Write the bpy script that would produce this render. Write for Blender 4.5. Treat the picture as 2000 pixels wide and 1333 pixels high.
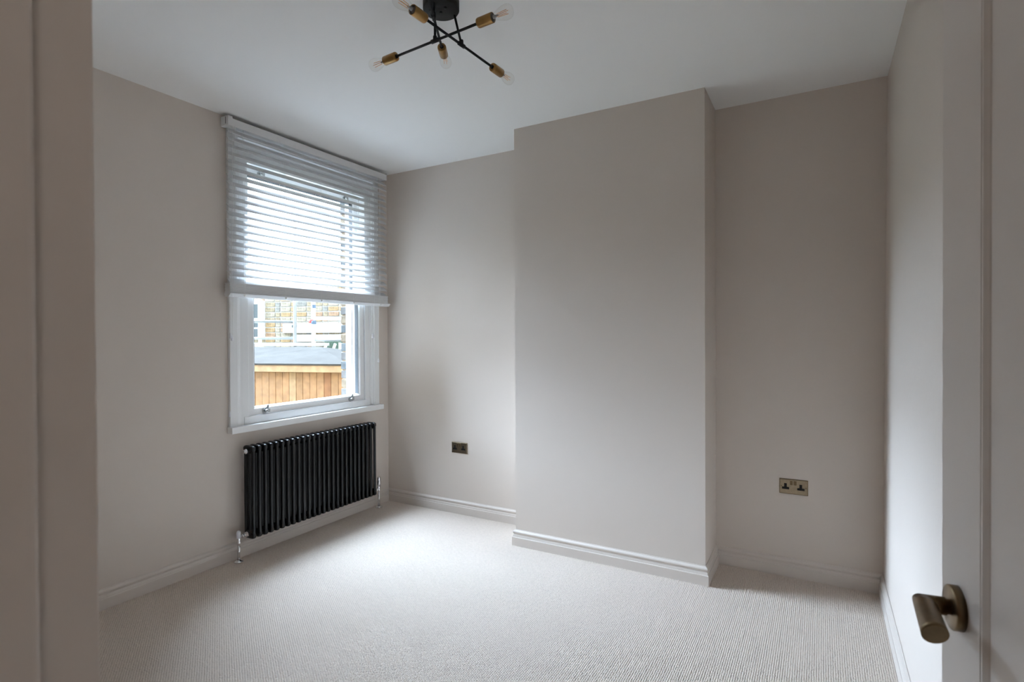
import bpy, bmesh, math, random
import numpy as np
from mathutils import Vector, Matrix

random.seed(7)
for o in list(bpy.data.objects): bpy.data.objects.remove(o, do_unlink=True)
sc = bpy.context.scene
COL = sc.collection

# ------------------------------------------------------------------ camera
F_PX = 1063.56
CAM = Vector((3.1875, 0.0, 1.3844))
R_ = Vector((0.869955, 0.493107, -0.004911))
U_ = Vector((0.000064, 0.009845, 0.999952))
W_ = Vector((-0.493131, 0.869913, -0.008533))
cd = bpy.data.cameras.new('camera'); cam = bpy.data.objects.new('camera', cd); COL.objects.link(cam)
cam.matrix_world = Matrix(((R_.x, U_.x, -W_.x, CAM.x), (R_.y, U_.y, -W_.y, CAM.y), (R_.z, U_.z, -W_.z, CAM.z), (0, 0, 0, 1)))
cd.sensor_width = 36; cd.lens = F_PX * 36 / 2000; cd.clip_start = .02; cd.clip_end = 200
cd.dof.use_dof = True; cd.dof.focus_distance = 3.4; cd.dof.aperture_fstop = 9.0
sc.camera = cam

def at_depth(px, py, z):
    return CAM + W_ * z + R_ * ((px - 1000) / F_PX * z) - U_ * ((py - 666.5) / F_PX * z)

# ------------------------------------------------------------------ light
world = bpy.data.worlds.new('world'); sc.world = world; world.use_nodes = True
bg = world.node_tree.nodes['Background']
bg.inputs[0].default_value = (.80, .94, 1.09, 1); bg.inputs[1].default_value = 4.2      # even overcast sky
sd = bpy.data.lights.new('sun', 'SUN'); sd.energy = 71; sd.angle = math.radians(73); sd.color = (.745, .905, 1.14)
sun = bpy.data.objects.new('sun', sd); COL.objects.link(sun)
SUN_DIR = Vector((math.cos(math.radians(44)) * math.cos(math.radians(-4)), math.cos(math.radians(44)) * math.sin(math.radians(-4)), -math.sin(math.radians(44))))
sun.rotation_euler = SUN_DIR.to_track_quat('-Z', 'Y').to_euler(); sun.location = (-6, 2, 6)
vs = sc.view_settings
vs.view_transform = 'Standard'; vs.look = 'None'; vs.gamma = 1; vs.exposure = 0.09; vs.use_curve_mapping = False
cy = sc.cycles
cy.use_denoising = True
cy.max_bounces = 14; cy.diffuse_bounces = 8; cy.glossy_bounces = 4; cy.transparent_max_bounces = 16; cy.transmission_bounces = 8
cy.caustics_reflective = False; cy.caustics_refractive = False

# ------------------------------------------------------------------ materials
def mat(name, col, rough=.5, metal=0, spec=.5, noise=None, bump=None, coat=0):
    """noise=(scale, amount): slight colour mottling; bump=(scale, strength, distance)"""
    m = bpy.data.materials.new(name); m.use_nodes = True
    nt = m.node_tree; b = nt.nodes['Principled BSDF']
    b.inputs['Base Color'].default_value = (*col, 1); b.inputs['Roughness'].default_value = rough
    b.inputs['Metallic'].default_value = metal; b.inputs['Specular IOR Level'].default_value = spec
    b.inputs['Coat Weight'].default_value = coat
    if noise or bump:
        tc = nt.nodes.new('ShaderNodeTexCoord')
    if noise:
        n = nt.nodes.new('ShaderNodeTexNoise'); n.inputs['Scale'].default_value = noise[0]; n.inputs['Detail'].default_value = 4
        nt.links.new(tc.outputs['Object'], n.inputs['Vector'])
        r = nt.nodes.new('ShaderNodeValToRGB'); a = noise[1]
        r.color_ramp.elements[0].position = .3; r.color_ramp.elements[1].position = .7
        r.color_ramp.elements[0].color = (*[c * (1 - a) for c in col], 1); r.color_ramp.elements[1].color = (*[min(1, c * (1 + a)) for c in col], 1)
        nt.links.new(n.outputs['Fac'], r.inputs['Fac']); nt.links.new(r.outputs['Color'], b.inputs['Base Color'])
    if bump:
        n2 = nt.nodes.new('ShaderNodeTexNoise'); n2.inputs['Scale'].default_value = bump[0]; n2.inputs['Detail'].default_value = 3
        nt.links.new(tc.outputs['Object'], n2.inputs['Vector'])
        bp = nt.nodes.new('ShaderNodeBump'); bp.inputs['Strength'].default_value = bump[1]; bp.inputs['Distance'].default_value = bump[2]
        nt.links.new(n2.outputs['Fac'], bp.inputs['Height']); nt.links.new(bp.outputs['Normal'], b.inputs['Normal'])
    return m

M = {}
M['wall'] = mat('wall_paint', (.657, .590, .532), .85, spec=.25, noise=(1.2, .012), bump=(26, .10, .004))
M['ceiling'] = mat('ceiling_paint', (.86, .86, .85), .9, spec=.2)
M['trim'] = mat('trim_paint', (.647, .588, .538), .42, spec=.45, bump=(60, .04, .001))
M['window_white'] = mat('window_paint', (.82, .83, .83), .35, spec=.5)
M['blind'] = mat('blind_white', (.68, .68, .68), .45, spec=.4)
M['cord'] = mat('cord_white', (.78, .78, .76), .8)
M['carpet'] = mat('carpet_loop', (.675, .598, .53), .95, spec=.1, noise=(60, .05))
M['carpet_base'] = mat('carpet_backing', (.55, .48, .42), .95, spec=.1)
M['radiator'] = mat('radiator_black', (.006, .006, .0065), .30, spec=.4)
M['chrome'] = mat('chrome', (.80, .80, .82), .12, 1)
M['satin'] = mat('satin_nickel', (.42, .43, .43), .38, 1)
M['plastic_white'] = mat('plastic_white', (.75, .76, .80), .4)
M['black_metal'] = mat('black_metal', (.008, .008, .008), .55, spec=.3)
M['brass'] = mat('antique_brass', (.33, .195, .075), .34, 1, noise=(40, .12))
M['brass_dark'] = mat('aged_bronze', (.21, .15, .085), .33, 1, noise=(50, .15))
M['brass_plate'] = mat('brushed_brass_plate', (.36, .29, .20), .34, 1, noise=(80, .08))
M['socket_black'] = mat('socket_black', (.008, .007, .007), .6, spec=.2)
M['holder_dark'] = mat('lamp_thread_grey', (.12, .11, .10), .45, .6)
M['filament'] = mat('filament_amber', (.85, .45, .20), .6)
M['bulb_base'] = mat('bulb_stem', (.30, .30, .30), .3)
M['mortar'] = mat('mortar', (.42, .41, .39), .95, noise=(20, .15))
M['shed_wood'] = mat('shed_wood', (.50, .30, .155), .7, noise=(9, .16))
M['felt'] = mat('roof_felt', (.053, .0515, .0485), .95, spec=0, noise=(5, .10))
M['scaffold'] = mat('scaffold_steel', (.24, .26, .27), .4, .3, noise=(14, .12))
M['scaffold_white'] = mat('scaffold_sleeve_white', (.80, .81, .82), .5)
M['gasket'] = mat('gasket_grey', (.05, .06, .07), .5)
M['blue'] = mat('blue_tape', (.10, .16, .24), .6)
M['red'] = mat('red_clip', (.6, .08, .07), .6)
M['render_white'] = mat('white_render', (.42, .41, .39), .8, noise=(6, .05))
M['dark_glass'] = mat('dark_window_glass', (.06, .075, .08), .1)
M['hedge'] = mat('hedge_green', (.06, .10, .07), .9, noise=(30, .4))
M['ground'] = mat('garden_ground', (.075, .085, .055), .95, noise=(3, .3))
M['sill_stone'] = mat('stone_sill', (.55, .54, .52), .8, noise=(14, .08))
M['out_brick'] = mat('house_outer_brick', (.26, .20, .14), .9, noise=(12, .25))
BRICKS = [mat('brick_%s' % n, c, .9, noise=(22, .4), bump=(60, .4, .004)) for n, c in
          (('yellow', (.27, .22, .145)), ('buff', (.29, .255, .195)), ('ochre', (.30, .205, .105)), ('grey', (.20, .195, .175)), ('orange', (.29, .19, .12)))]
REVEAL = [mat('reveal_brick_%s' % n, c, .9, noise=(25, .25), bump=(60, .4, .004)) for n, c in
          (('slate', (.075, .085, .09)), ('brown', (.15, .115, .075)), ('soot', (.10, .095, .09)))]

hg = mat('hall_fill_diffuser', (.8, .78, .72), .5); hb = hg.node_tree.nodes['Principled BSDF']
hb.inputs['Emission Color'].default_value = (1.0, .96, .935, 1); hb.inputs['Emission Strength'].default_value = 32.0; M['hall_fill_glow'] = hg  # glow of the added hall fill light

def thin_glass(name, tint=(1, 1, 1), rough=0.0, base=.025, top=.7):   # transparent pane with a reflection that grows at grazing angles
    m = bpy.data.materials.new(name); m.use_nodes = True; nt = m.node_tree
    for n in list(nt.nodes): nt.nodes.remove(n)
    out = nt.nodes.new('ShaderNodeOutputMaterial'); mix = nt.nodes.new('ShaderNodeMixShader')
    tr = nt.nodes.new('ShaderNodeBsdfTransparent'); gl = nt.nodes.new('ShaderNodeBsdfGlossy'); geo = nt.nodes.new('ShaderNodeNewGeometry')
    def mth(op, a, b=None):
        q = nt.nodes.new('ShaderNodeMath'); q.operation = op
        for i_, v_ in enumerate((a, b)):
            if v_ is None: continue
            if isinstance(v_, (int, float)): q.inputs[i_].default_value = v_
            else: nt.links.new(v_, q.inputs[i_])
        return q.outputs[0]
    vm = nt.nodes.new('ShaderNodeVectorMath'); vm.operation = 'DOT_PRODUCT'
    nt.links.new(geo.outputs['Normal'], vm.inputs[0]); nt.links.new(geo.outputs['Incoming'], vm.inputs[1])
    fac = mth('ADD', mth('MULTIPLY', mth('POWER', mth('SUBTRACT', 1.0, mth('ABSOLUTE', vm.outputs['Value'])), 5.0), top - base), base)
    tr.inputs[0].default_value = (*tint, 1); gl.inputs['Roughness'].default_value = rough
    nt.links.new(fac, mix.inputs[0]); nt.links.new(tr.outputs[0], mix.inputs[1]); nt.links.new(gl.outputs[0], mix.inputs[2])
    nt.links.new(mix.outputs[0], out.inputs[0]); return m
M['glass'] = thin_glass('window_glass', (.97, .985, .98))
M['bulb_glass'] = thin_glass('bulb_glass', (.985, .98, .97), .0, .03, .45)

# ------------------------------------------------------------------ mesh helpers
class MB:
    def __init__(s): s.bm = bmesh.new()
    def box(s, x0, x1, y0, y1, z0, z1, mtx=None):
        vs_ = [s.bm.verts.new(Vector(v) if mtx is None else mtx @ Vector(v)) for v in
               ((x0, y0, z0), (x1, y0, z0), (x1, y1, z0), (x0, y1, z0), (x0, y0, z1), (x1, y0, z1), (x1, y1, z1), (x0, y1, z1))]
        for f in ((0, 3, 2, 1), (4, 5, 6, 7), (0, 1, 5, 4), (1, 2, 6, 5), (2, 3, 7, 6), (3, 0, 4, 7)): s.bm.faces.new([vs_[i] for i in f])
        return s
    def bevel(s, w, seg=2):
        bmesh.ops.bevel(s.bm, geom=[e for e in s.bm.edges], offset=w, segments=seg, affect='EDGES', profile=.6); return s
    def lathe(s, prof, base, axis, seg=24, smooth=True):
        """prof = [(along, radius)...] revolved round an axis through base"""
        ax = Vector(axis).normalized(); a = ax.orthogonal().normalized(); b = ax.cross(a); base = Vector(base)
        rings = []
        for t, r in prof:
            if r < 1e-6: rings.append([s.bm.verts.new(base + ax * t)])
            else: rings.append([s.bm.verts.new(base + ax * t + (a * math.cos(2 * math.pi * k / seg) + b * math.sin(2 * math.pi * k / seg)) * r) for k in range(seg)])
        for i in range(len(rings) - 1):
            A, B = rings[i], rings[i + 1]
            for k in range(seg):
                k2 = (k + 1) % seg
                if len(A) == 1 and len(B) == 1: continue
                if len(A) == 1: f = s.bm.faces.new((A[0], B[k2], B[k]))
                elif len(B) == 1: f = s.bm.faces.new((A[k], A[k2], B[0]))
                else: f = s.bm.faces.new((A[k], A[k2], B[k2], B[k]))
                f.smooth = smooth
        return s
    def cyl(s, p0, p1, r, seg=16, r2=None):
        p0, p1 = Vector(p0), Vector(p1); L = (p1 - p0).length; r2 = r if r2 is None else r2
        n0 = len(s.bm.faces)
        s.lathe([(0, 0), (0, r), (L, r2), (L, 0)], p0, p1 - p0, seg)
        return s
    def tube(s, pts, r, seg=12):
        """round tube along a polyline with mitred bends"""
        pts = [Vector(p) for p in pts]; rings = []; prev = None
        for i, p in enumerate(pts):
            d0 = (p - pts[i - 1]).normalized() if i else None; d1 = (pts[i + 1] - p).normalized() if i < len(pts) - 1 else None
            t = (d0 + d1).normalized() if d0 and d1 else (d0 or d1)
            a = t.orthogonal().normalized() if prev is None else (prev - t * prev.dot(t)).normalized()
            b = t.cross(a); prev = a
            k = 1 / max(.3, t.dot(d1 or d0))
            ring = []
            for j in range(seg):
                ang = 2 * math.pi * j / seg; ring.append(s.bm.verts.new(p + (a * math.cos(ang) + b * math.sin(ang)) * r))
            rings.append(ring)
        for A, B in zip(rings, rings[1:]):
            for k in range(seg):
                f = s.bm.faces.new((A[k], A[(k + 1) % seg], B[(k + 1) % seg], B[k])); f.smooth = True
        s.bm.faces.new(list(reversed(rings[0]))); s.bm.faces.new(rings[-1]); return s
    def prism(s, poly, y0, y1, plane='xz'):
        """extrude polygon: plane 'xz' along y, 'yz' along x, 'xy' along z"""
        def P(a, b, t): return (a, t, b) if plane == 'xz' else ((t, a, b) if plane == 'yz' else (a, b, t))
        A = [s.bm.verts.new(P(a, b, y0)) for a, b in poly]; B = [s.bm.verts.new(P(a, b, y1)) for a, b in poly]
        s.bm.faces.new(A); s.bm.faces.new(list(reversed(B)))
        n = len(poly)
        for k in range(n): s.bm.faces.new((A[k], B[k], B[(k + 1) % n], A[(k + 1) % n]))
        return s
    def frame(s, y0, y1, z0, z1, prof):
        """picture frame in the yz plane; prof = closed list of (inset, x)"""
        rings = []
        for i, x in prof:
            rings.append([s.bm.verts.new(v) for v in ((x, y0 + i, z0 + i), (x, y1 - i, z0 + i), (x, y1 - i, z1 - i), (x, y0 + i, z1 - i))])
        n = len(rings)
        for q in range(n):
            A, B = rings[q], rings[(q + 1) % n]
            for k in range(4): s.bm.faces.new((A[k], A[(k + 1) % 4], B[(k + 1) % 4], B[k]))
        return s
    def quad(s, *pts): s.bm.faces.new([s.bm.verts.new(p) for p in pts]); return s
    def build(s, name, m, parent=None, label=None, smooth_angle=None):
        bmesh.ops.recalc_face_normals(s.bm, faces=s.bm.faces[:])
        me = bpy.data.meshes.new(name); s.bm.to_mesh(me); s.bm.free()
        return link(name, me, m, parent, label)

def link(name, me, m=None, parent=None, label=None):
    o = bpy.data.objects.new(name, me); COL.objects.link(o)
    if m is not None and not me.materials: me.materials.append(M[m] if isinstance(m, str) else m)
    if parent is not None: o.parent = parent; o.matrix_parent_inverse = Matrix.Translation(-parent.location) if parent.rotation_euler.z == 0 else Matrix()
    if label: o['label'] = label
    return o

def empty(name, loc=(0, 0, 0), rz=0):
    o = bpy.data.objects.new(name, None); COL.objects.link(o); o.location = loc; o.rotation_euler = (0, 0, rz); o.empty_display_size = .05
    return o
def tag(o, label, cat=None, group=None, kind=None):
    o['label'] = label
    if cat: o['category'] = cat
    if group: o['group'] = group
    if kind: o['kind'] = kind
    return o

# ------------------------------------------------------------------ room shell
H = 2.75; D = 3.49; C = 3.141; K0, K1 = 1.430, 2.632; WB, WT = 3.476, 3.495
YD = 0.20; YH = 0.055           # door wall: room face, hall face
JX = 2.719; HX = 3.452          # doorway jambs
HY = -1.35                      # far end of the hall behind the camera
HX0 = 1.9; HX1 = 4.1

tag(MB().box(-.26, HX1 + .1, HY - .1, D + .12, -.12, 0).build('floor', 'carpet_base'), 'floor under the beige loop pile carpet', 'floor', kind='structure')
tag(MB().box(-.26, HX1 + .1, HY - .1, D + .12, H, H + .12).build('ceiling', 'ceiling'), 'plain white painted ceiling over the whole room', 'ceiling', kind='structure')
m = MB()
OY0, OY1, OZ0, OZ1 = 2.10, 3.33, .80, 2.66
m.box(-.20, 0, YD, OY0, 0, H).box(-.20, 0, OY1, D, 0, H).box(-.20, 0, OY0, OY1, 0, OZ0).box(-.20, 0, OY0, OY1, OZ1, H)
wl = m.build('wall_left', 'wall'); tag(wl, 'pale taupe wall holding the window and the black radiator', 'wall', kind='structure')
BY0, BY1 = 2.205, 3.222
m = MB()
m.box(-.26, -.2, -.6, BY0, -1.2, 4.2).box(-.26, -.2, BY1 + .085, 6.0, -1.2, 4.2).box(-.26, -.2, BY0, BY1 + .085, -1.2, .74).box(-.26, -.2, BY0, BY1 + .085, 2.60, 4.2)
m.box(-.254, -.2, BY1 + .004, BY1 + .085, .74, 2.60)
mo = m.build('outer_leaf', 'out_brick', wl)
z = .74; i = 0
bm_ = []
for k, (ln) in enumerate((.0, .0)):
    bm_.append(None)
while z < 2.58:
    w = .083 if i % 2 else .083
    mm = MB().box(-.266, -.2, BY1 - .002 * (i % 3), BY1 + w, z + .006, z + .069).bevel(.004, 1)
    b = mm.build('brick', REVEAL[(i * 7 + i // 3) % 3], wl); z += .075; i += 1

wb = MB().box(-.2, WT + .05, D, D + .12, 0, H).build('wall_back', 'wall'); tag(wb, 'taupe rear wall of both alcoves, with a socket on each side', 'wall', kind='structure')
m = MB().prism([(K0, C), (K1, C), (K1, D), (K0, D)], 0, H, 'xy')
tag(m.build('wall_chimney', 'wall'), 'taupe chimney breast projecting between the two alcoves', 'wall', kind='structure')
m = MB()   # right wall, a little out of plumb
m.prism([(WB, 0), (WT, H), (WT + .12, H), (WT + .12, 0)], YD - .145, D + .12, 'xz')
tag(m.build('wall_right', 'wall'), 'plain wall opposite the window, washed with daylight', 'wall', kind='structure')
m = MB().box(-.2, JX - .03, YH, YD, 0, H).box(HX + .03, WT + .05, YH, YD, 0, H).box(JX - .03, HX + .03, YH, YD, 2.06, H)
tag(m.build('wall_front', 'wall'), 'wall pierced by the doorway one looks through', 'wall', kind='structure')
# hall behind the doorway
tag(MB().box(HX0 - .1, HX0, HY, YH, 0, H).build('wall_hall_left', 'wall'), 'taupe wall at the near end of the hall', 'wall', kind='structure')
tag(MB().box(HX1, HX1 + .1, HY, YH, 0, H).build('wall_hall_right', 'wall'), 'taupe wall at the far end of the hall', 'wall', kind='structure')
tag(MB().box(HX0 - .1, HX1 + .1, HY - .1, HY, 0, H).build('wall_hall_back', 'wall'), 'taupe hall wall facing the doorway', 'wall', kind='structure')
tag(MB().box(WT + .05, HX1 + .1, YH, YH + .1, 0, H).box(HX0 - .1, 0, YH, YH + .1, 0, H).build('wall_hall_front', 'wall'), 'taupe hall wall beside the doorway', 'wall', kind='structure')

hl = empty('hall_fill_light', (3.78, -.60, H)); tag(hl, 'added round fill light on the unseen hall ceiling', 'ceiling light')  # added lamp out of view, lifts the door jamb and fills the room
MB().lathe([(0, 0), (0, .11), (-.02, .11), (-.02, 0)], (3.78, -.60, H), (0, 0, 1), 32).build('base_plate', 'plastic_white', hl)
MB().lathe([(0, .10), (-.03, .098), (-.05, .08), (-.062, .045), (-.065, 0)], (3.78, -.60, H - .02), (0, 0, 1), 32).build('fill_diffuser', 'hall_fill_glow', hl)
# door lining: rebate 40 mm, then the stop
SY = .161; SP = .012
m = MB().box(JX - .03, JX, YH - .004, YD, 0, 2.03).bevel(.0015, 2)
l = m.build('trim_1', 'trim'); tag(l, 'painted door lining on the latch side of the doorway', 'door frame', kind='structure')
MB().box(JX, JX + SP, .105, SY, 0, 2.03).bevel(.005, 4).build('door_stop', 'trim', l)
MB().box(JX - .075, JX - .006, YH - .02, YH, 0, 2.09).bevel(.004, 2).build('architrave', 'trim', l)
m = MB().box(HX, HX + .03, YH - .004, YD, 0, 2.03).bevel(.0015, 2)
l = m.build('trim_2', 'trim'); tag(l, 'painted door lining on the hinge side of the doorway', 'door frame', kind='structure')
MB().box(HX - SP, HX, .105, SY, 0, 2.03).bevel(.005, 4).build('door_stop', 'trim', l)
m = MB().box(JX - .03, HX + .03, YH - .004, YD, 2.03, 2.06).bevel(.0015, 2)
l = m.build('trim_3', 'trim'); tag(l, 'painted door lining across the head of the doorway', 'door frame', kind='structure')
MB().box(JX, HX, .105, SY, 2.018, 2.03).bevel(.005, 4).build('door_stop', 'trim', l)

# skirting boards, mitred round the room
PROF = [(0, 0), (.020, 0), (.020, .057), (.0185, .0595), (.0155, .0600), (.0150, .062), (.0145, .066), (.0125, .072), (.0100, .0755), (.0098, .0775),
        (.0125, .083), (.0148, .0885), (.0148, .091), (.0130, .0955), (.0085, .0995), (.004, .1025), (.003, .106), (0, .106)]
PTS = [((0, YD), None), ((0, D), 'left'), ((K0, D), 'back'), ((K0, C), 'chimney_left'), ((K1, C), 'chimney'), ((K1, D), 'chimney_right'),
       ((WB, D), 'back_right'), ((WB, YD), 'right'), ((HX + .0, YD), None)]
SK = {'left': 'skirting board under the window and radiator', 'back': 'skirting board in the alcove next to the window', 'chimney_left': 'short skirting return on the window side of the chimney breast',
      'chimney': 'skirting board along the face of the chimney breast', 'chimney_right': 'short skirting return on the dim side of the chimney breast',
      'back_right': 'skirting board in the dim alcove by the plain right wall', 'right': 'skirting board along the plain daylit wall'}
pts = [Vector(p[0]) for p in PTS]
def inward(a, b):
    d = (b - a).normalized(); return Vector((d.y, -d.x))
for i in range(1, len(pts) - 1):
    a, b = pts[i - 1], pts[i]; n = inward(a, b)
    def mit(v, n1, n2): return (n1 + n2) / (1 + n1.dot(n2))
    m0 = n if i == 1 else mit(a, inward(pts[i - 2], a), n)
    m1 = mit(b, n, inward(b, pts[i + 1])) if i < len(pts) - 2 else n
    mm = MB(); A = []; B = []
    for d, z in PROF:
        A.append(mm.bm.verts.new((a.x + m0.x * d, a.y + m0.y * d, z))); B.append(mm.bm.verts.new((b.x + m1.x * d, b.y + m1.y * d, z)))
    for k in range(len(PROF)):
        k2 = (k + 1) % len(PROF); mm.bm.faces.new((A[k], B[k], B[k2], A[k2]))
    mm.bm.faces.new(list(reversed(A))); mm.bm.faces.new(B)
    o = mm.build('baseboard_' + PTS[i][1], 'trim'); tag(o, SK[PTS[i][1]], 'skirting', kind='structure')
o = MB().box(0.02, JX - .03, YD, YD + .02, 0, .106).bevel(.003, 2).build('baseboard_front', 'trim'); tag(o, 'skirting board on the doorway wall', 'skirting', kind='structure')

# carpet: rows of woven loops
PX, PY, PH = .0086, .0108, .0050
xs = np.arange(PX * .5, WB, PX); ys = np.arange(YD, D, PY)
gx, gy = np.meshgrid(xs, ys, indexing='ij')
gy = gy + (np.arange(len(xs)) % 2)[:, None] * PY * .5
rng = np.random.default_rng(3)
cx = (gx + rng.normal(0, .0005, gx.shape)).ravel(); cyy = (gy + rng.normal(0, .0006, gx.shape)).ravel()
keep = (cyy < D - .004) & (cx < WB - .004) & ~((cx > K0 - .004) & (cx < K1 + .004) & (cyy > C - .004))
cx, cyy = cx[keep], cyy[keep]; n = len(cx)
hh = PH * (1 + rng.normal(0, .14, n)); NS = 6
ang = np.arange(NS) * 2 * np.pi / NS
ring = np.stack([np.cos(ang) * PX * .54, np.sin(ang) * PY * .54], 1)
V = np.zeros((n, NS + 1, 3), np.float32)
V[:, :NS, 0] = cx[:, None] + ring[None, :, 0]; V[:, :NS, 1] = cyy[:, None] + ring[None, :, 1]; V[:, :NS, 2] = .0002
V[:, NS, 0] = cx; V[:, NS, 1] = cyy; V[:, NS, 2] = hh
Fi = np.array([[k, (k + 1) % NS, NS] for k in range(NS)])
Fa = (np.arange(n)[:, None, None] * (NS + 1) + Fi[None]).reshape(-1, 3)
me = bpy.data.meshes.new('carpet_pile'); me.vertices.add(n * (NS + 1)); me.vertices.foreach_set('co', V.ravel())
me.loops.add(Fa.size); me.loops.foreach_set('vertex_index', Fa.ravel().astype(np.int32))
me.polygons.add(len(Fa)); me.polygons.foreach_set('loop_start', np.arange(0, Fa.size, 3, dtype=np.int32))
me.polygons.foreach_set('use_smooth', np.ones(len(Fa), bool)); me.update(calc_edges=True); me.validate()
o = link('carpet', me, 'carpet'); tag(o, 'beige woven loop pile carpet covering the floor', 'carpet', kind='stuff')

# ------------------------------------------------------------------ window
win = empty('window_1', (0, 2.713, .83)); tag(win, 'white sash window above the black radiator', 'window', kind='structure')
y0, y1 = 2.203, 3.223
# casing boards with stepped inner edge
cas = [(2.061, 0), (2.061, .019), (2.064, .021), (2.112, .021), (2.117, .018), (2.118, .013), (2.124, .013), (2.130, .011), (2.134, .006), (2.140, .005), (2.150, .005), (2.150, 0)]
MB().prism([(b, a) for a, b in cas], .83, 2.69, 'xy').build('casing', 'window_white', win)
MB().prism([(b, 2 * 2.713 - a) for a, b in cas], .83, 2.69, 'xy').build('casing', 'window_white', win)
MB().prism([(0, 2.60), (.004, 2.60), (.006, 2.615), (.013, 2.625), (.013, 2.632), (.021, 2.638), (.021, 2.688), (0, 2.69)], 2.118, 3.308, 'xz').build('casing', 'window_white', win)
# box frame (inner staff bead, pulley stiles, outer lining)
for s in (0, 1):
    f = (lambda v: v) if s == 0 else (lambda v: 2 * 2.713 - v)
    a, b = sorted((f(2.10), f(2.2005))); MB().box(-.012, .002, *sorted((f(2.15), f(2.2005))), .83, 2.5025).bevel(.003, 2).build('staff_bead', 'window_white', win)
    MB().box(-.20, -.012, *sorted((f(2.10), f(2.1985))), .80, 2.64).build('pulley_stile', 'window_white', win)
    MB().box(-.20, -.113, *sorted((f(2.10), f(2.212))), .80, 2.64).build('outer_lining', 'window_white', win)
    MB().box(-.066, -.058, *sorted((f(2.19), f(2.21))), .83, 2.52).build('parting_bead', 'window_white', win)
MB().box(-.134, -.128, 3.2125, 3.216, 1.05, 1.61).build('dark_slot_strip', 'gasket', win)  # dark strip standing for a thin slot in the outer lining
MB().box(-.20, .002, 2.10, 3.33, 2.503, 2.63).build('frame_head', 'window_white', win)
MB().box(-.20, -.012, 2.10, 3.33, .80, .878).build('frame_sill', 'window_white', win)
MB().box(-.014, .006, 2.166, 3.262, .83, .880).bevel(.004, 2).build('bottom_bead', 'window_white', win)
MB().box(-.02, .048, 2.054, 3.388, .790, .830).bevel(.003, 2).build('window_sill', 'window_white', win)
MB().box(-.33, -.19, 2.13, 3.30, .72, .80).bevel(.006, 2).build('outer_sill', 'sill_stone', win)
def sash(z0, z1, xf, name):
    w = .053
    prof = [(0, xf), (w - .012, xf), (w - .010, xf - .003), (w, xf - .012), (w, xf - .034), (w - .008, xf - .045), (0, xf - .045)]
    s = MB().frame(y0, y1, z0, z1, prof).build(name, 'window_white', win)
    MB().box(xf - .024, xf - .020, y0 + w - .004, y1 - w + .004, z0 + w - .004, z1 - w + .004).build('glass_pane', 'glass', s)
    g0, g1 = xf - .046, xf - .011; e = .0025; top = name == 'upper_sash'
    m = MB().box(g0, g1, y0 + w - e, y0 + w + .0012, z0 + w, z1 - w).box(g0, g1, y1 - w - .0012, y1 - w + e, z0 + w, z1 - w)
    if top: m.box(g0, g1, y0 + w, y1 - w, z1 - w - .0012, z1 - w + e)
    m.build('glazing_gasket', 'gasket', s)
    return s
ls = sash(.881, 1.715, -.010, 'lower_sash'); us = sash(1.67, 2.50, -.066, 'upper_sash')
def stop(y, z, x, par):
    m = MB()
    m.lathe([(0, 0), (0, .017), (.004, .017), (.005, .014), (.005, 0)], (x, y - .008, z), (1, 0, 0), 18)
    m.lathe([(0, .008), (.012, .008), (.015, .0120), (.023, .0120), (.027, .007), (.027, 0)], (x + .004, y - .008, z), (1, 0, 0), 16)
    m.box(x, x + .013, y - .002, y + .024, z - .010, z + .016); m.cyl((x + .006, y + .010, z + .008), (x + .006, y + .010, z + .040), .0075, 12)
    m.build('sash_stop', 'satin', par)
stop(2.329, .900, -.010, ls); stop(3.079, .900, -.010, ls); stop(2.346, 2.474, -.066, us); stop(3.089, 2.474, -.066, us)

# ------------------------------------------------------------------ venetian blind
bl = empty('venetian_blind', (.05, 2.73, 2.68)); tag(bl, 'white venetian blind half lowered over the sash window', 'blind')
by0, by1 = 2.033, 3.412
MB().box(.008, .068, by0, by1 - .008, 2.677, 2.722).bevel(.002, 2).build('head_rail', 'blind', bl)
MB().box(.068, .076, by0 + .022, by1 - .012, 2.672, 2.720).bevel(.0015, 2).build('valance', 'blind', bl)
for a, b in ((by0 - .008, by0 + .022), (by1 - .012, by1 - .006)):
    br = MB().box(.005, .079, a, b, 2.672, 2.730).bevel(.002, 2).build('end_bracket', 'blind', bl)
    MB().box(.052, .056, a - .0006, a + .001, 2.682, 2.724).build('bracket_slot', 'socket_black', br)
TILT = math.radians(42); SW = .050
me = None
c, s = math.cos(TILT), math.sin(TILT)
for k in range(21):
    zc = 2.648 - k * .0458
    if me is None:
        m = MB(); prof = []
        for j in range(7):
            t = -1 + 2 * j / 6; prof.append((t * SW / 2, .0022 * (1 - t * t) + .0014))
        for j in range(7):
            t = 1 - 2 * j / 6; prof.append((t * SW / 2, .0022 * (1 - t * t) - .0014))
        poly = [(a * c + b * s, -a * s + b * c) for a, b in prof]
        m.prism(poly, -(by1 - by0 - .006) / 2, (by1 - by0 - .006) / 2, 'xz')
        so = m.build('slat', 'blind', bl); me = so.data
        for p_ in me.polygons:
            p_.use_smooth = False
    else:
        so = link('slat', me, None, bl)
    so.location = (.050, (by0 + by1) / 2, zc)
LY = (2.123, 2.422, 2.722, 3.032, 3.322)
zb = 1.636
for k in range(7):       # gathered slats resting on the bottom rail
    z = zb + .025 + k * .0086
    mm = MB().prism([(.026, z), (.074, z), (.0752, z + .001), (.0752, z + .0072), (.074, z + .0081), (.026, z + .0081)], by0 - .004 + .002 * (k % 2), by1 + .004 - .002 * (k % 3), 'xz')
    mm.build('gathered_slat', 'blind', bl)
m = MB().prism([(.024, zb + .006), (.028, zb), (.066, zb), (.083, zb + .017), (.084, zb + .021), (.080, zb + .025), (.026, zb + .025), (.024, zb + .018)], by0 - .006, by1 + .022, 'xz')
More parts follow.
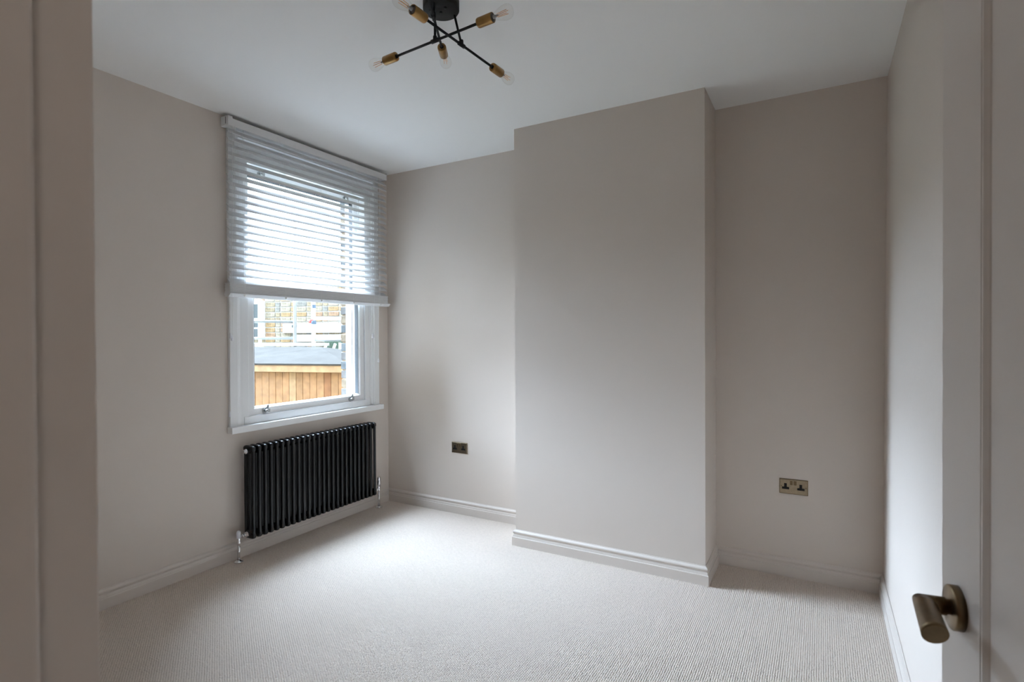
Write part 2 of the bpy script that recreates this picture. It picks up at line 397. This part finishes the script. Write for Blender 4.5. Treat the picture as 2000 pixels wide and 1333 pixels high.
m.build('bottom_rail', 'blind', bl)
for y in LY:
    m = MB()
    m.tube([(.0735, y, 2.674), (.0735, y, zb + .02)], .0007, 6).tube([(.0265, y, 2.674), (.0265, y, zb + .02)], .0007, 6)
    m.tube([(.0735, y + .010, 2.674), (.0735, y + .010, zb + .02)], .0006, 6)
    for k in range(21):
        zc = 2.648 - k * .0458 - .004; m.tube([(.050 - c * .024, y, zc + s * .024), (.050 + c * .024, y, zc - s * .024)], .0005, 4)
    for j in range(6):
        m.tube([(.0755, y - .004, zb + .03 + j * .009), (.0755, y + .010, zb + .033 + j * .009)], .0012, 5)
    lc = m.build('ladder_cord', 'cord', bl)
    m = MB().lathe([(0, 0), (0, .006), (.004, .007), (.008, .004), (.008, 0)], (.076, y + .003, zb + .010), (1, 0, 0), 12); m.build('cord_button', 'cord', lc)
def pull(y, zt, y_top):
    m = MB().tube([(.080, y_top, 2.674), (.081, (y_top + y) / 2, 1.9), (.082, y, zt)], .0009, 6)
    o_ = m.build('pull_cord', 'cord', bl)
    m = MB().lathe([(0, .0012), (.004, .0045), (.022, .0075), (.034, .0070), (.036, 0)], (.082, y, zt), (0, 0, -1), 12); m.build('tassel', 'plastic_white', o_)
pull(2.026, 1.415, 2.055); pull(2.036, 1.400, 2.070); pull(2.016, .940, 2.060); pull(3.231, 1.412, 3.300); pull(3.292, 1.215, 3.325)

# ------------------------------------------------------------------ radiator
rad = empty('column_radiator', (.08, 2.68, .12)); tag(rad, 'black multi-column radiator on chrome pipes below the window', 'radiator')
NSEC = 26; P0, P1 = 2.146, 3.205; pitch = (P1 - P0) / (NSEC - 1)
ZT, ZB_ = .710, .128; XC = (.043, .079, .115); TR = .0108
m = MB()
for x in XC: m.lathe([(0, TR * .9), (.03, TR), (ZT - ZB_ - .06, TR), (ZT - ZB_ - .03, TR * .9)], (x, 0, ZB_ + .015), (0, 0, 1), 12)
def lozenge(zc, up):
    # rounded head joining the three columns, seen end on as an arch
    n = 16; pts_ = []
    for k in range(n + 1):
        a = math.pi * k / n
        pts_.append((.079 + math.copysign(abs(math.cos(a)) ** .55, math.cos(a)) * .0485, zc + up * (math.sin(a) ** .6) * .019))
    low = [(.079 - .0485, zc - up * .012), (.079 - .030, zc - up * .024), (.079 - .018, zc - up * .034), (.079 + .018, zc - up * .034), (.079 + .030, zc - up * .024), (.079 + .0485, zc - up * .012)]
    poly = pts_ + low
    mm = bmesh.new()
    return poly
for zc, up in ((ZT - .019, 1), (ZB_ + .019, -1)):
    poly = lozenge(zc, up); cxy = .079
    rings = []
    for yy, sc_ in ((-.0118, .62), (-.0100, .82), (-.006, .95), (0, 1.0), (.006, .95), (.0100, .82), (.0118, .62)):
        rings.append([m.bm.verts.new((cxy + (px - cxy) * (1 - (1 - sc_) * .30), yy, zc + (pz - zc) * sc_)) for px, pz in poly])
    for A, B in zip(rings, rings[1:]):
        for k in range(len(poly)):
            f = m.bm.faces.new((A[k], B[k], B[(k + 1) % len(poly)], A[(k + 1) % len(poly)])); f.smooth = True
    m.bm.faces.new(rings[0]); m.bm.faces.new(list(reversed(rings[-1])))
ZHT, ZHB = ZT - .034, ZB_ + .034
for z in (ZHT, ZHB): m.lathe([(-pitch / 2, .0150), (-.016, .0150), (-.014, .0175), (.014, .0175), (.016, .0150), (pitch / 2, .0150)], (.079, 0, z), (0, 1, 0), 16)
sec = m.build('section', 'radiator', rad); sme = sec.data; sec.location.y = P0
for k in range(1, NSEC):
    so = link('section', sme, None, rad); so.location.y = P0 + k * pitch
m = MB().lathe([(0, 0), (0, .008), (.004, .009), (.010, .009), (.010, .015), (.020, .0165), (.020, 0)], (.079, P0 - .038, ZHT), (0, 1, 0), 16); m.build('bleed_plug', 'chrome', rad)
m = MB().lathe([(0, .0165), (.014, .0165), (.016, .012), (.016, 0)], (.079, P1 + .012, ZHT), (0, 1, 0), 16); m.build('end_plug', 'radiator', rad)
for x in (2.40, 2.95): MB().box(0, .05, x - .012, x + .012, ZT - .10, ZT - .07).build('wall_bracket', 'radiator', rad)
# lockshield valve with white cap
vx, vy = .074, 2.072
v = MB().cyl((vx, vy, .0), (vx, vy, .115), .0088, 14).lathe([(0, .0085), (.008, .0115), (.022, .0115), (.026, .009), (.045, .009)], (vx, vy, .105), (0, 0, 1), 16).build('lockshield_valve', 'chrome', rad)
MB().lathe([(0, 0), (0, .0115), (.030, .0125), (.040, .0115), (.046, .006), (.047, 0)], (vx, vy, .150), (0, 0, 1), 16).build('valve_cap', 'plastic_white', v)
MB().lathe([(0, .007), (.018, .007), (.018, .0125), (.030, .0125), (.030, .0105), (.040, .0105), (.040, .015), (.062, .015)], (vx, vy + .002, .155), (.005, .06, .006), 16).build('valve_tail', 'chrome', v)
MB().lathe([(0, .0088), (.0, .027), (.004, .025), (.008, .013), (.012, .0095)], (vx, vy, .005), (0, 0, 1), 20).build('pipe_collar', 'chrome', v)
# thermostatic valve with chrome head
vx, vy = .072, 3.295
v = MB().cyl((vx, vy, .0), (vx, vy, .135), .0088, 14).lathe([(0, .0085), (.006, .0115), (.020, .0115), (.024, .010), (.042, .010)], (vx, vy, .130), (0, 0, 1), 16).build('thermostatic_valve', 'chrome', rad)
MB().lathe([(0, 0), (0, .013), (.004, .0155), (.042, .0165), (.046, .0145), (.060, .0145), (.074, .014), (.080, .010), (.081, 0)], (vx, vy, .172), (0, 0, 1), 20).build('valve_head', 'chrome', v)
MB().lathe([(0, .007), (.020, .007), (.020, .0125), (.032, .0125), (.032, .0105), (.045, .0105), (.045, .015), (.075, .015)], (vx, vy, .150), (.006, -.075, .010), 16).build('valve_tail', 'chrome', v)
MB().lathe([(0, .0088), (.0, .027), (.004, .025), (.008, .013), (.012, .0095)], (vx, vy, .005), (0, 0, 1), 20).build('pipe_collar', 'chrome', v)

# ------------------------------------------------------------------ sockets
def socket(cx_, label):
    zc = .517; y = D
    so = empty('wall_socket', (cx_, y, zc)); tag(so, label, 'socket', 'double wall sockets')
    MB().box(cx_ - .0705, cx_ + .0705, y - .0058, y - .002, zc - .0405, zc + .0405).bevel(.0012, 1).build('face_plate', 'brass_plate', so)
    MB().box(cx_ - .073, cx_ + .073, y - .0042, y, zc - .043, zc + .043).bevel(.0015, 2).build('plate_rim', 'brass_dark', so)
    for sx in (-.041, .037):
        q = cx_ + sx
        T = [(-.0075, .020), (.0065, .020), (.0065, .0), (.0185, -.001), (.0185, -.0135), (-.0185, -.0135), (-.0185, -.001), (-.0075, .0)]
        MB().prism([(q + a, zc - .003 + b) for a, b in T], y - .0068, y - .0045, 'xz').build('outlet', 'socket_black', so)
    for sx in (-.012, .008):
        MB().box(cx_ + sx - .0065, cx_ + sx + .0065, y - .0085, y - .005, zc + .010, zc + .034).bevel(.0015, 1).build('rocker_switch', 'brass_dark', so)
    for sx in (-.062, .062):
        MB().lathe([(0, 0), (0, .0032), (.001, .0028), (.001, 0)], (cx_ + sx, y - .0052, zc), (0, -1, 0), 12).build('screw', 'brass_dark', so)
socket(.735, 'bronze double wall socket in the alcove beside the window')
socket(3.053, 'bronze double wall socket in the dim alcove by the plain wall')

# ------------------------------------------------------------------ ceiling light
cl = empty('ceiling_light', (1.846, 1.796, H)); tag(cl, 'black rod ceiling light with brass lampholders and clear filament bulbs', 'ceiling light')
CC = Vector((1.846, 1.796, 0))
MB().lathe([(0, 0), (0, .070), (.006, .0735), (H - 2.708, .0735), (H - 2.708, 0)], (CC.x, CC.y, 2.708), (0, 0, 1), 48).build('canopy', 'black_metal', cl)
for dx, dy in ((-.004, .004), (.030, -.012), (-.030, -.028)):
    MB().lathe([(0, 0), (0, .006), (.006, .007), (.006, 0)], (CC.x + dx, CC.y + dy, 2.703), (0, 0, 1), 14).build('canopy_screw', 'black_metal', cl)
RR = .0052
def rod(tee, d, z, lab):
    d = Vector((d[0], d[1], 0)).normalized(); T = Vector((tee[0], tee[1], z))
    m = MB().cyl(T - d * .235, T + d * .235, RR, 12); r = m.build('rod', 'black_metal', cl)
    q_ = T - CC; q_.z = 0
    top = CC + q_ * min(1, .058 / max(q_.length, 1e-4)); top.z = 2.712
    MB().cyl(T, top, RR * .95, 12).build('stem', 'black_metal', cl)
    m = MB().lathe([(-.018, 0), (-.018, .0085), (.018, .0085), (.018, 0)], T, d, 14).lathe([(0, .0085), (.016, .0085), (.020, .007), (.020, 0)], T, (0, 0, 1), 14)
    m.build('tee_joint', 'black_metal', cl)
    for sg in (-1, 1):
        a = d * sg; B = T + a * .222
        h = MB().lathe([(0, 0), (0, .015), (.002, .0182), (.007, .0192), (.070, .0192), (.071, .0185), (.071, .0165)], B, a, 28).build('lampholder', 'brass', cl)
        MB().lathe([(-.004, 0), (-.004, .0085), (.002, .0085), (.003, 0)], B, a, 12).build('rod_nut', 'black_metal', h)
        MB().lathe([(.060, 0), (.060, .0165), (.069, .0165), (.069, .012), (.074, .012), (.074, 0)], B, a, 20).build('holder_thread', 'holder_dark', h)
        b = MB().lathe([(.070, .0115), (.078, .0125), (.090, .0165), (.105, .0215), (.120, .0255), (.132, .0270), (.142, .0265), (.150, .0235), (.156, .0175), (.160, .009), (.1615, 0)], B, a, 28).build('bulb', 'bulb_glass', cl)
        st = MB().lathe([(.072, .0075), (.082, .006), (.090, .004), (.096, .0035), (.098, 0)], B, a, 10); st.build('bulb_stem', 'bulb_base', b)
        u = a.cross(Vector((0, 0, 1))); w = Vector((0, 0, 1))
        for ph in (.6, 2.17, 3.74, 5.31):
            e = (u * math.cos(ph) + w * math.sin(ph))
            MB().cyl(B + a * .092 + e * .0062, B + a * .138 + e * .0085, .0011, 6).build('filament', 'filament', b)
rod((1.805, 1.808), (.473, -.034), 2.605, '')
rod((1.892, 1.873), (.026, .445), 2.595, '')
rod((1.856, 1.733), (-.096, .175), 2.650, '')

# ------------------------------------------------------------------ door (standing open)
WD = math.radians(7.9); ddir = Vector((-math.sin(WD), math.cos(WD), 0)); nrm = Vector((-math.cos(WD), -math.sin(WD), 0))
door = empty('door_1', (3.419, YD + .0, 0)); tag(door, 'grey panelled door standing open with a bronze lever handle', 'door', kind='structure')
# local frame: s from leading edge toward the hinge, t out of the visible face, z up
EDGE = Vector((3.419, YD, 0)) + ddir * .69
DM = Matrix(((-ddir.x, nrm.x, 0, EDGE.x), (-ddir.y, nrm.y, 0, EDGE.y), (0, 0, 1, 0), (0, 0, 0, 1)))
T0 = -.035; DW = .685; DH = 2.015
ST = .113; MID = (.31, .38); Z = (.012, .22, .74, .90, 1.90, DH)
m = MB()
for s0, s1, z0, z1 in ((0, ST, Z[0], Z[5]), (DW - ST, DW, Z[0], Z[5]), (ST, DW - ST, Z[0], Z[1]), (ST, DW - ST, Z[2], Z[3]), (ST, DW - ST, Z[4], Z[5]), (.306, .379, Z[1], Z[2]), (.306, .379, Z[3], Z[4])):
    m.box(s0, s1, T0, 0, z0, z1, DM)
leaf = m.build('door_frame', 'trim', door)
for s0, s1 in ((ST, .306), (.379, DW - ST)):
    for z0, z1 in ((Z[1], Z[2]), (Z[3], Z[4])):
        p_ = MB().box(s0, s1, T0 + .004, -.004, z0, z1, DM).build('door_panel', 'trim', door)
        m = MB(); rings = []
        for i_, t_ in ((0, .0), (.0015, -.0015), (.003, -.0015), (.006, .001), (.009, .001), (.0125, -.0015), (.0145, -.0028), (.016, -.0042), (0, -.0045)):
            rings.append([m.bm.verts.new(DM @ Vector(v)) for v in ((s0 + i_, t_, z0 + i_), (s1 - i_, t_, z0 + i_), (s1 - i_, t_, z1 - i_), (s0 + i_, t_, z1 - i_))])
        for q in range(len(rings)):
            A, B = rings[q], rings[(q + 1) % len(rings)]
            for k in range(4): m.bm.faces.new((A[k], A[(k + 1) % 4], B[(k + 1) % 4], B[k]))
        m.build('panel_moulding', 'trim', p_)
# lever handle
HZ = 1.056; HS = .056
def L(s_, t_, z_): return DM @ Vector((s_, t_, z_))
tax = nrm
rose = MB().lathe([(0, 0), (0, .026), (.0085, .026), (.0095, .0252), (.010, .024), (.010, 0)], L(HS, 0, HZ), tax, 48).build('handle_rose', 'brass_dark', door, 'aged bronze round rose')
NR = .0105; NL = .034
m = MB().lathe([(.008, .009), (.014, .009), (.014, NR), (NL + NR, NR)], L(HS, 0, HZ), tax, 32)
# mitre the neck into the lever at 45 degrees
for v_ in m.bm.verts:
    lc_ = DM.inverted() @ v_.co
    if lc_.y > NL: lc_.y = NL + (-(lc_.x - HS)) * 1.0; v_.co = DM @ lc_
neck = m.build('handle_neck', 'brass_dark', rose)
m = MB(); LL = .080; segs = 32; rings = []
for q in range(9):
    fq = q / 8; ring = []
    for k in range(segs):
        a = 2 * math.pi * k / segs; rr = NR + .0022 * fq
        tt = math.cos(a) * rr; zz = math.sin(a) * rr * (1 + .05 * fq)
        s_start = HS - (tt)            # mitre with the neck
        s_end = HS + LL + zz * .55     # end cut sloping so that it faces down
        s_ = s_start + (s_end - s_start) * fq
        ring.append(m.bm.verts.new(L(s_, NL + tt + .013 * fq, HZ + zz)))
    rings.append(ring)
for A, B in zip(rings, rings[1:]):
    for k in range(segs):
        f = m.bm.faces.new((A[k], B[k], B[(k + 1) % segs], A[(k + 1) % segs])); f.smooth = True
m.bm.faces.new(rings[-1])
m.bm.faces.new(list(reversed(rings[0])))
m.build('lever', 'brass_dark', rose)

# ------------------------------------------------------------------ outside
g = MB().box(-40, -.26, -25, 30, -1.35, -1.25).build('ground', 'ground'); tag(g, 'dark garden ground outside the window', 'ground', kind='structure')
ad = MB().box(-4.15, -.26, .6, .9, -1.25, 5.5).build('added_shade_wing', 'out_brick'); tag(ad, 'added unseen brick wing outside, blocking side light from the window', 'light blocker', kind='structure')  # added wall out of view, cuts oblique light into the room and onto the shed
RD = Vector((.96, .27, 0)).normalized(); BK = Vector((-RD.y, RD.x, 0))      # along the shed front to its right, and away behind it
def frame_at(px, py, depth):
    p = at_depth(px, py, depth); return Matrix(((RD.x, BK.x, 0, p.x), (RD.y, BK.y, 0, p.y), (0, 0, 1, 0), (0, 0, 0, 1))), p
S, sp = frame_at(583, 711, 6.7)
zf1 = at_depth(583, 710.5, 6.7).z; zf0 = at_depth(583, 727, 6.7).z
shed = empty('garden_shed', (sp.x, sp.y, -1.25)); tag(shed, 'timber garden shed with vertical boards and pale felt roof outside', 'shed')
BWd = .098; rs = random.Random(5)
def sh(px, py, dep):     # shed-frame x of a pixel at a given setback
    d = (W_ * F_PX + R_ * (px - 1000) - U_ * (py - 666.5)); inv = S.inverted()
    o0 = inv @ CAM; dd = inv.to_3x3() @ d; t = (dep - o0.y) / dd.y; return (o0 + dd * t).x
XL, XR = -2.2, sh(676, 711, 0)
k = 0; x = XR
wmats = [mat('shed_board_%s' % n_, c_, .7, noise=(14, .2)) for n_, c_ in (('honey', (.36, .20, .095)), ('tan', (.32, .18, .085)), ('pale', (.40, .26, .14)), ('rust', (.26, .12, .05)))]
wm0 = None
while x > XL:
    w = BWd + rs.uniform(-.004, .004)
    MB().box(x - w + .006, x, -.012 - rs.uniform(0, .004), .012, -1.22, zf0 + .02, S).build('board', wmats[rs.choice((0, 0, 1, 2, 1, 0))] if k != 2 else wmats[3], shed)
    x -= w; k += 1
MB().box(XL, XR - .01, .012, 1.9, -1.25, zf0 + .02, S).build('shed_body', 'shed_wood', shed)
MB().box(XL - .05, XR + .05, -.055, -.022, zf0, zf1, S).bevel(.003, 1).build('fascia', wmats[2], shed)
rz = at_depth(583, 678, 7.75).z
rxr = sh(624, 678, .98)
pts_ = [(XL - .05, -.06, zf1), (XR + .07, -.06, zf1), (rxr, .98, rz), (XL - .05, .98, rz), (XR + .07, 1.96, zf1), (XL - .05, 1.96, zf1)]
m = MB(); vv = [m.bm.verts.new(S @ Vector(p)) for p in pts_]; vb = [m.bm.verts.new(S @ (Vector(p) - Vector((0, 0, .02)))) for p in pts_]
for f in ((0, 1, 2, 3), (1, 4, 2), (4, 5, 3, 2), (0, 3, 5)):
    m.bm.faces.new([vv[i] for i in f]); m.bm.faces.new([vb[i] for i in reversed(f)])
for a, b in ((0, 1), (1, 4), (4, 5), (5, 0)): m.bm.faces.new((vv[a], vb[a], vb[b], vv[b]))
m.build('felt_roof', 'felt', shed)

# brick house behind the shed
Bm, bp = frame_at(583, 660, 10.2)
hs = empty('brick_house', (bp.x, bp.y, -1.25)); tag(hs, 'yellow stock brick house behind the scaffolding outside', 'house')
HXL, HXR = -2.4, 1.6; CH = .096
MB().box(HXL - 1.5, HXR + .5, .0, .4, -1.25, 2.42, Bm).build('wall', 'mortar', hs)
shared = {}
zc0 = 1.0; rb = random.Random(11)
for row in range(14):
    x = HXL - (.12 if row % 2 else 0); j = row
    while x < HXR:
        st_ = (j % 2 == 0); w = .225 if st_ else .1125
        mi = rb.choice((0, 0, 1, 1, 1, 2, 3, 4)); key = (st_, mi)
        if key not in shared:
            o_ = MB().box(.008, w - .008, -.014, .0, .009, CH - .009).bevel(.006, 1).build('brick', BRICKS[mi], hs); shared[key] = o_.data
        else: o_ = link('brick', shared[key], None, hs)
        o_.matrix_basis = Bm @ Matrix.Translation((x, rb.uniform(-.003, .003), zc0 + row * CH))
        x += w; j += 1
def hx(px, py, dep=-.03):     # wall-plane coordinates of a pixel
    d = (W_ * F_PX + R_ * (px - 1000) - U_ * (py - 666.5)); inv = Bm.inverted()
    o0 = inv @ CAM; dd = inv.to_3x3() @ d; t = (dep - o0.y) / dd.y; q = o0 + dd * t; return q.x, q.z
def wallbox(px0, py0, px1, py1, name, mm, d0=-.04, d1=.0, par=None):
    xa, za = hx(px0, py1, d0); xb, zb_ = hx(px1, py0, d0)
    return MB().box(xa, xb, d0, d1, za, zb_, Bm).build(name, mm, par or hs)
w_ = wallbox(470, 588, 514, 662, 'house_window', 'window_white', -.05)
wallbox(474, 594, 511, 622, 'pane', 'dark_glass', -.056, -.05, w_); wallbox(474, 631, 509, 640, 'pane', 'dark_glass', -.056, -.05, w_); wallbox(474, 643, 503, 660, 'pane', 'dark_glass', -.056, -.05, w_)
wallbox(552, 630, 740, 651, 'rendered_band', 'render_white', -.05)
wallbox(579, 653, 740, 668, 'rendered_plinth', 'render_white', -.07)
hd = wallbox(634, 667, 700, 712, 'hedge_block', 'hedge', -.2, -.08); hd.name = 'dark_lattice'

# scaffold in front of the house
Sm, s_p = frame_at(583, 660, 9.3)
sf = empty('scaffold', (s_p.x, s_p.y, -1.25)); tag(sf, 'steel scaffold of upright and level tubes before the brick house', 'scaffold')
def sx(px, py, dep=0):
    d = (W_ * F_PX + R_ * (px - 1000) - U_ * (py - 666.5)); inv = Sm.inverted()
    o0 = inv @ CAM; dd = inv.to_3x3() @ d; t = (dep - o0.y) / dd.y; q = o0 + dd * t; return q.x, q.z
def pole(a, b, name='tube', mm='scaffold', r=.024, dep=0):
    (xa, za), (xb, zb_) = sx(*a, dep), sx(*b, dep)
    return MB().cyl(Sm @ Vector((xa, dep, za)), Sm @ Vector((xb, dep, zb_)), r, 12).build(name, mm, sf)
def upright(px, dep=0, mm='scaffold', r=.026):
    x_, _ = sx(px, 660, dep)
    return MB().cyl(Sm @ Vector((x_, dep, -1.25)), Sm @ Vector((x_, dep, 3.4)), r, 12).build('upright', mm, sf)
upright(576, -.05); u2 = upright(612.5, 0, 'scaffold_white', .033); upright(508, .2, 'scaffold_white', .03)
pole((380, 627), (573, 629)); pole((380, 662), (576, 661)); pole((615, 622), (760, 626), r=.03, mm='scaffold_white'); pole((616, 664), (760, 664))
pole((655, 672), (646, 696), 'brace', 'scaffold_white', .02, -.3); pole((638, 672), (630, 694), 'brace', 'scaffold_white', .02, -.3); pole((664, 670), (664, 700), 'brace', 'scaffold_white', .02, -.3)
for px, py, mm in ((576, 637, 'dark_glass'), (610, 628, 'red'), (614, 630, 'blue')):
    x_, z_ = sx(px, py); MB().lathe([(-.03, .036), (-.02, .042), (.02, .042), (.03, .036)], Sm @ Vector((x_, -.02, z_)), (0, 0, 1), 12).build('coupler', mm, sf)
x_, z_ = sx(612.5, 599); MB().lathe([(-.03, .034), (.03, .034)], Sm @ Vector((x_, 0, z_)), (0, 0, 1), 12).build('tape_band', 'blue', u2)
(xa, za), (xb, zb_) = sx(380, 676), sx(640, 668)
MB().box(xa, xb, -.25, .05, za, za + .05, Sm).build('plank', 'render_white', sf)
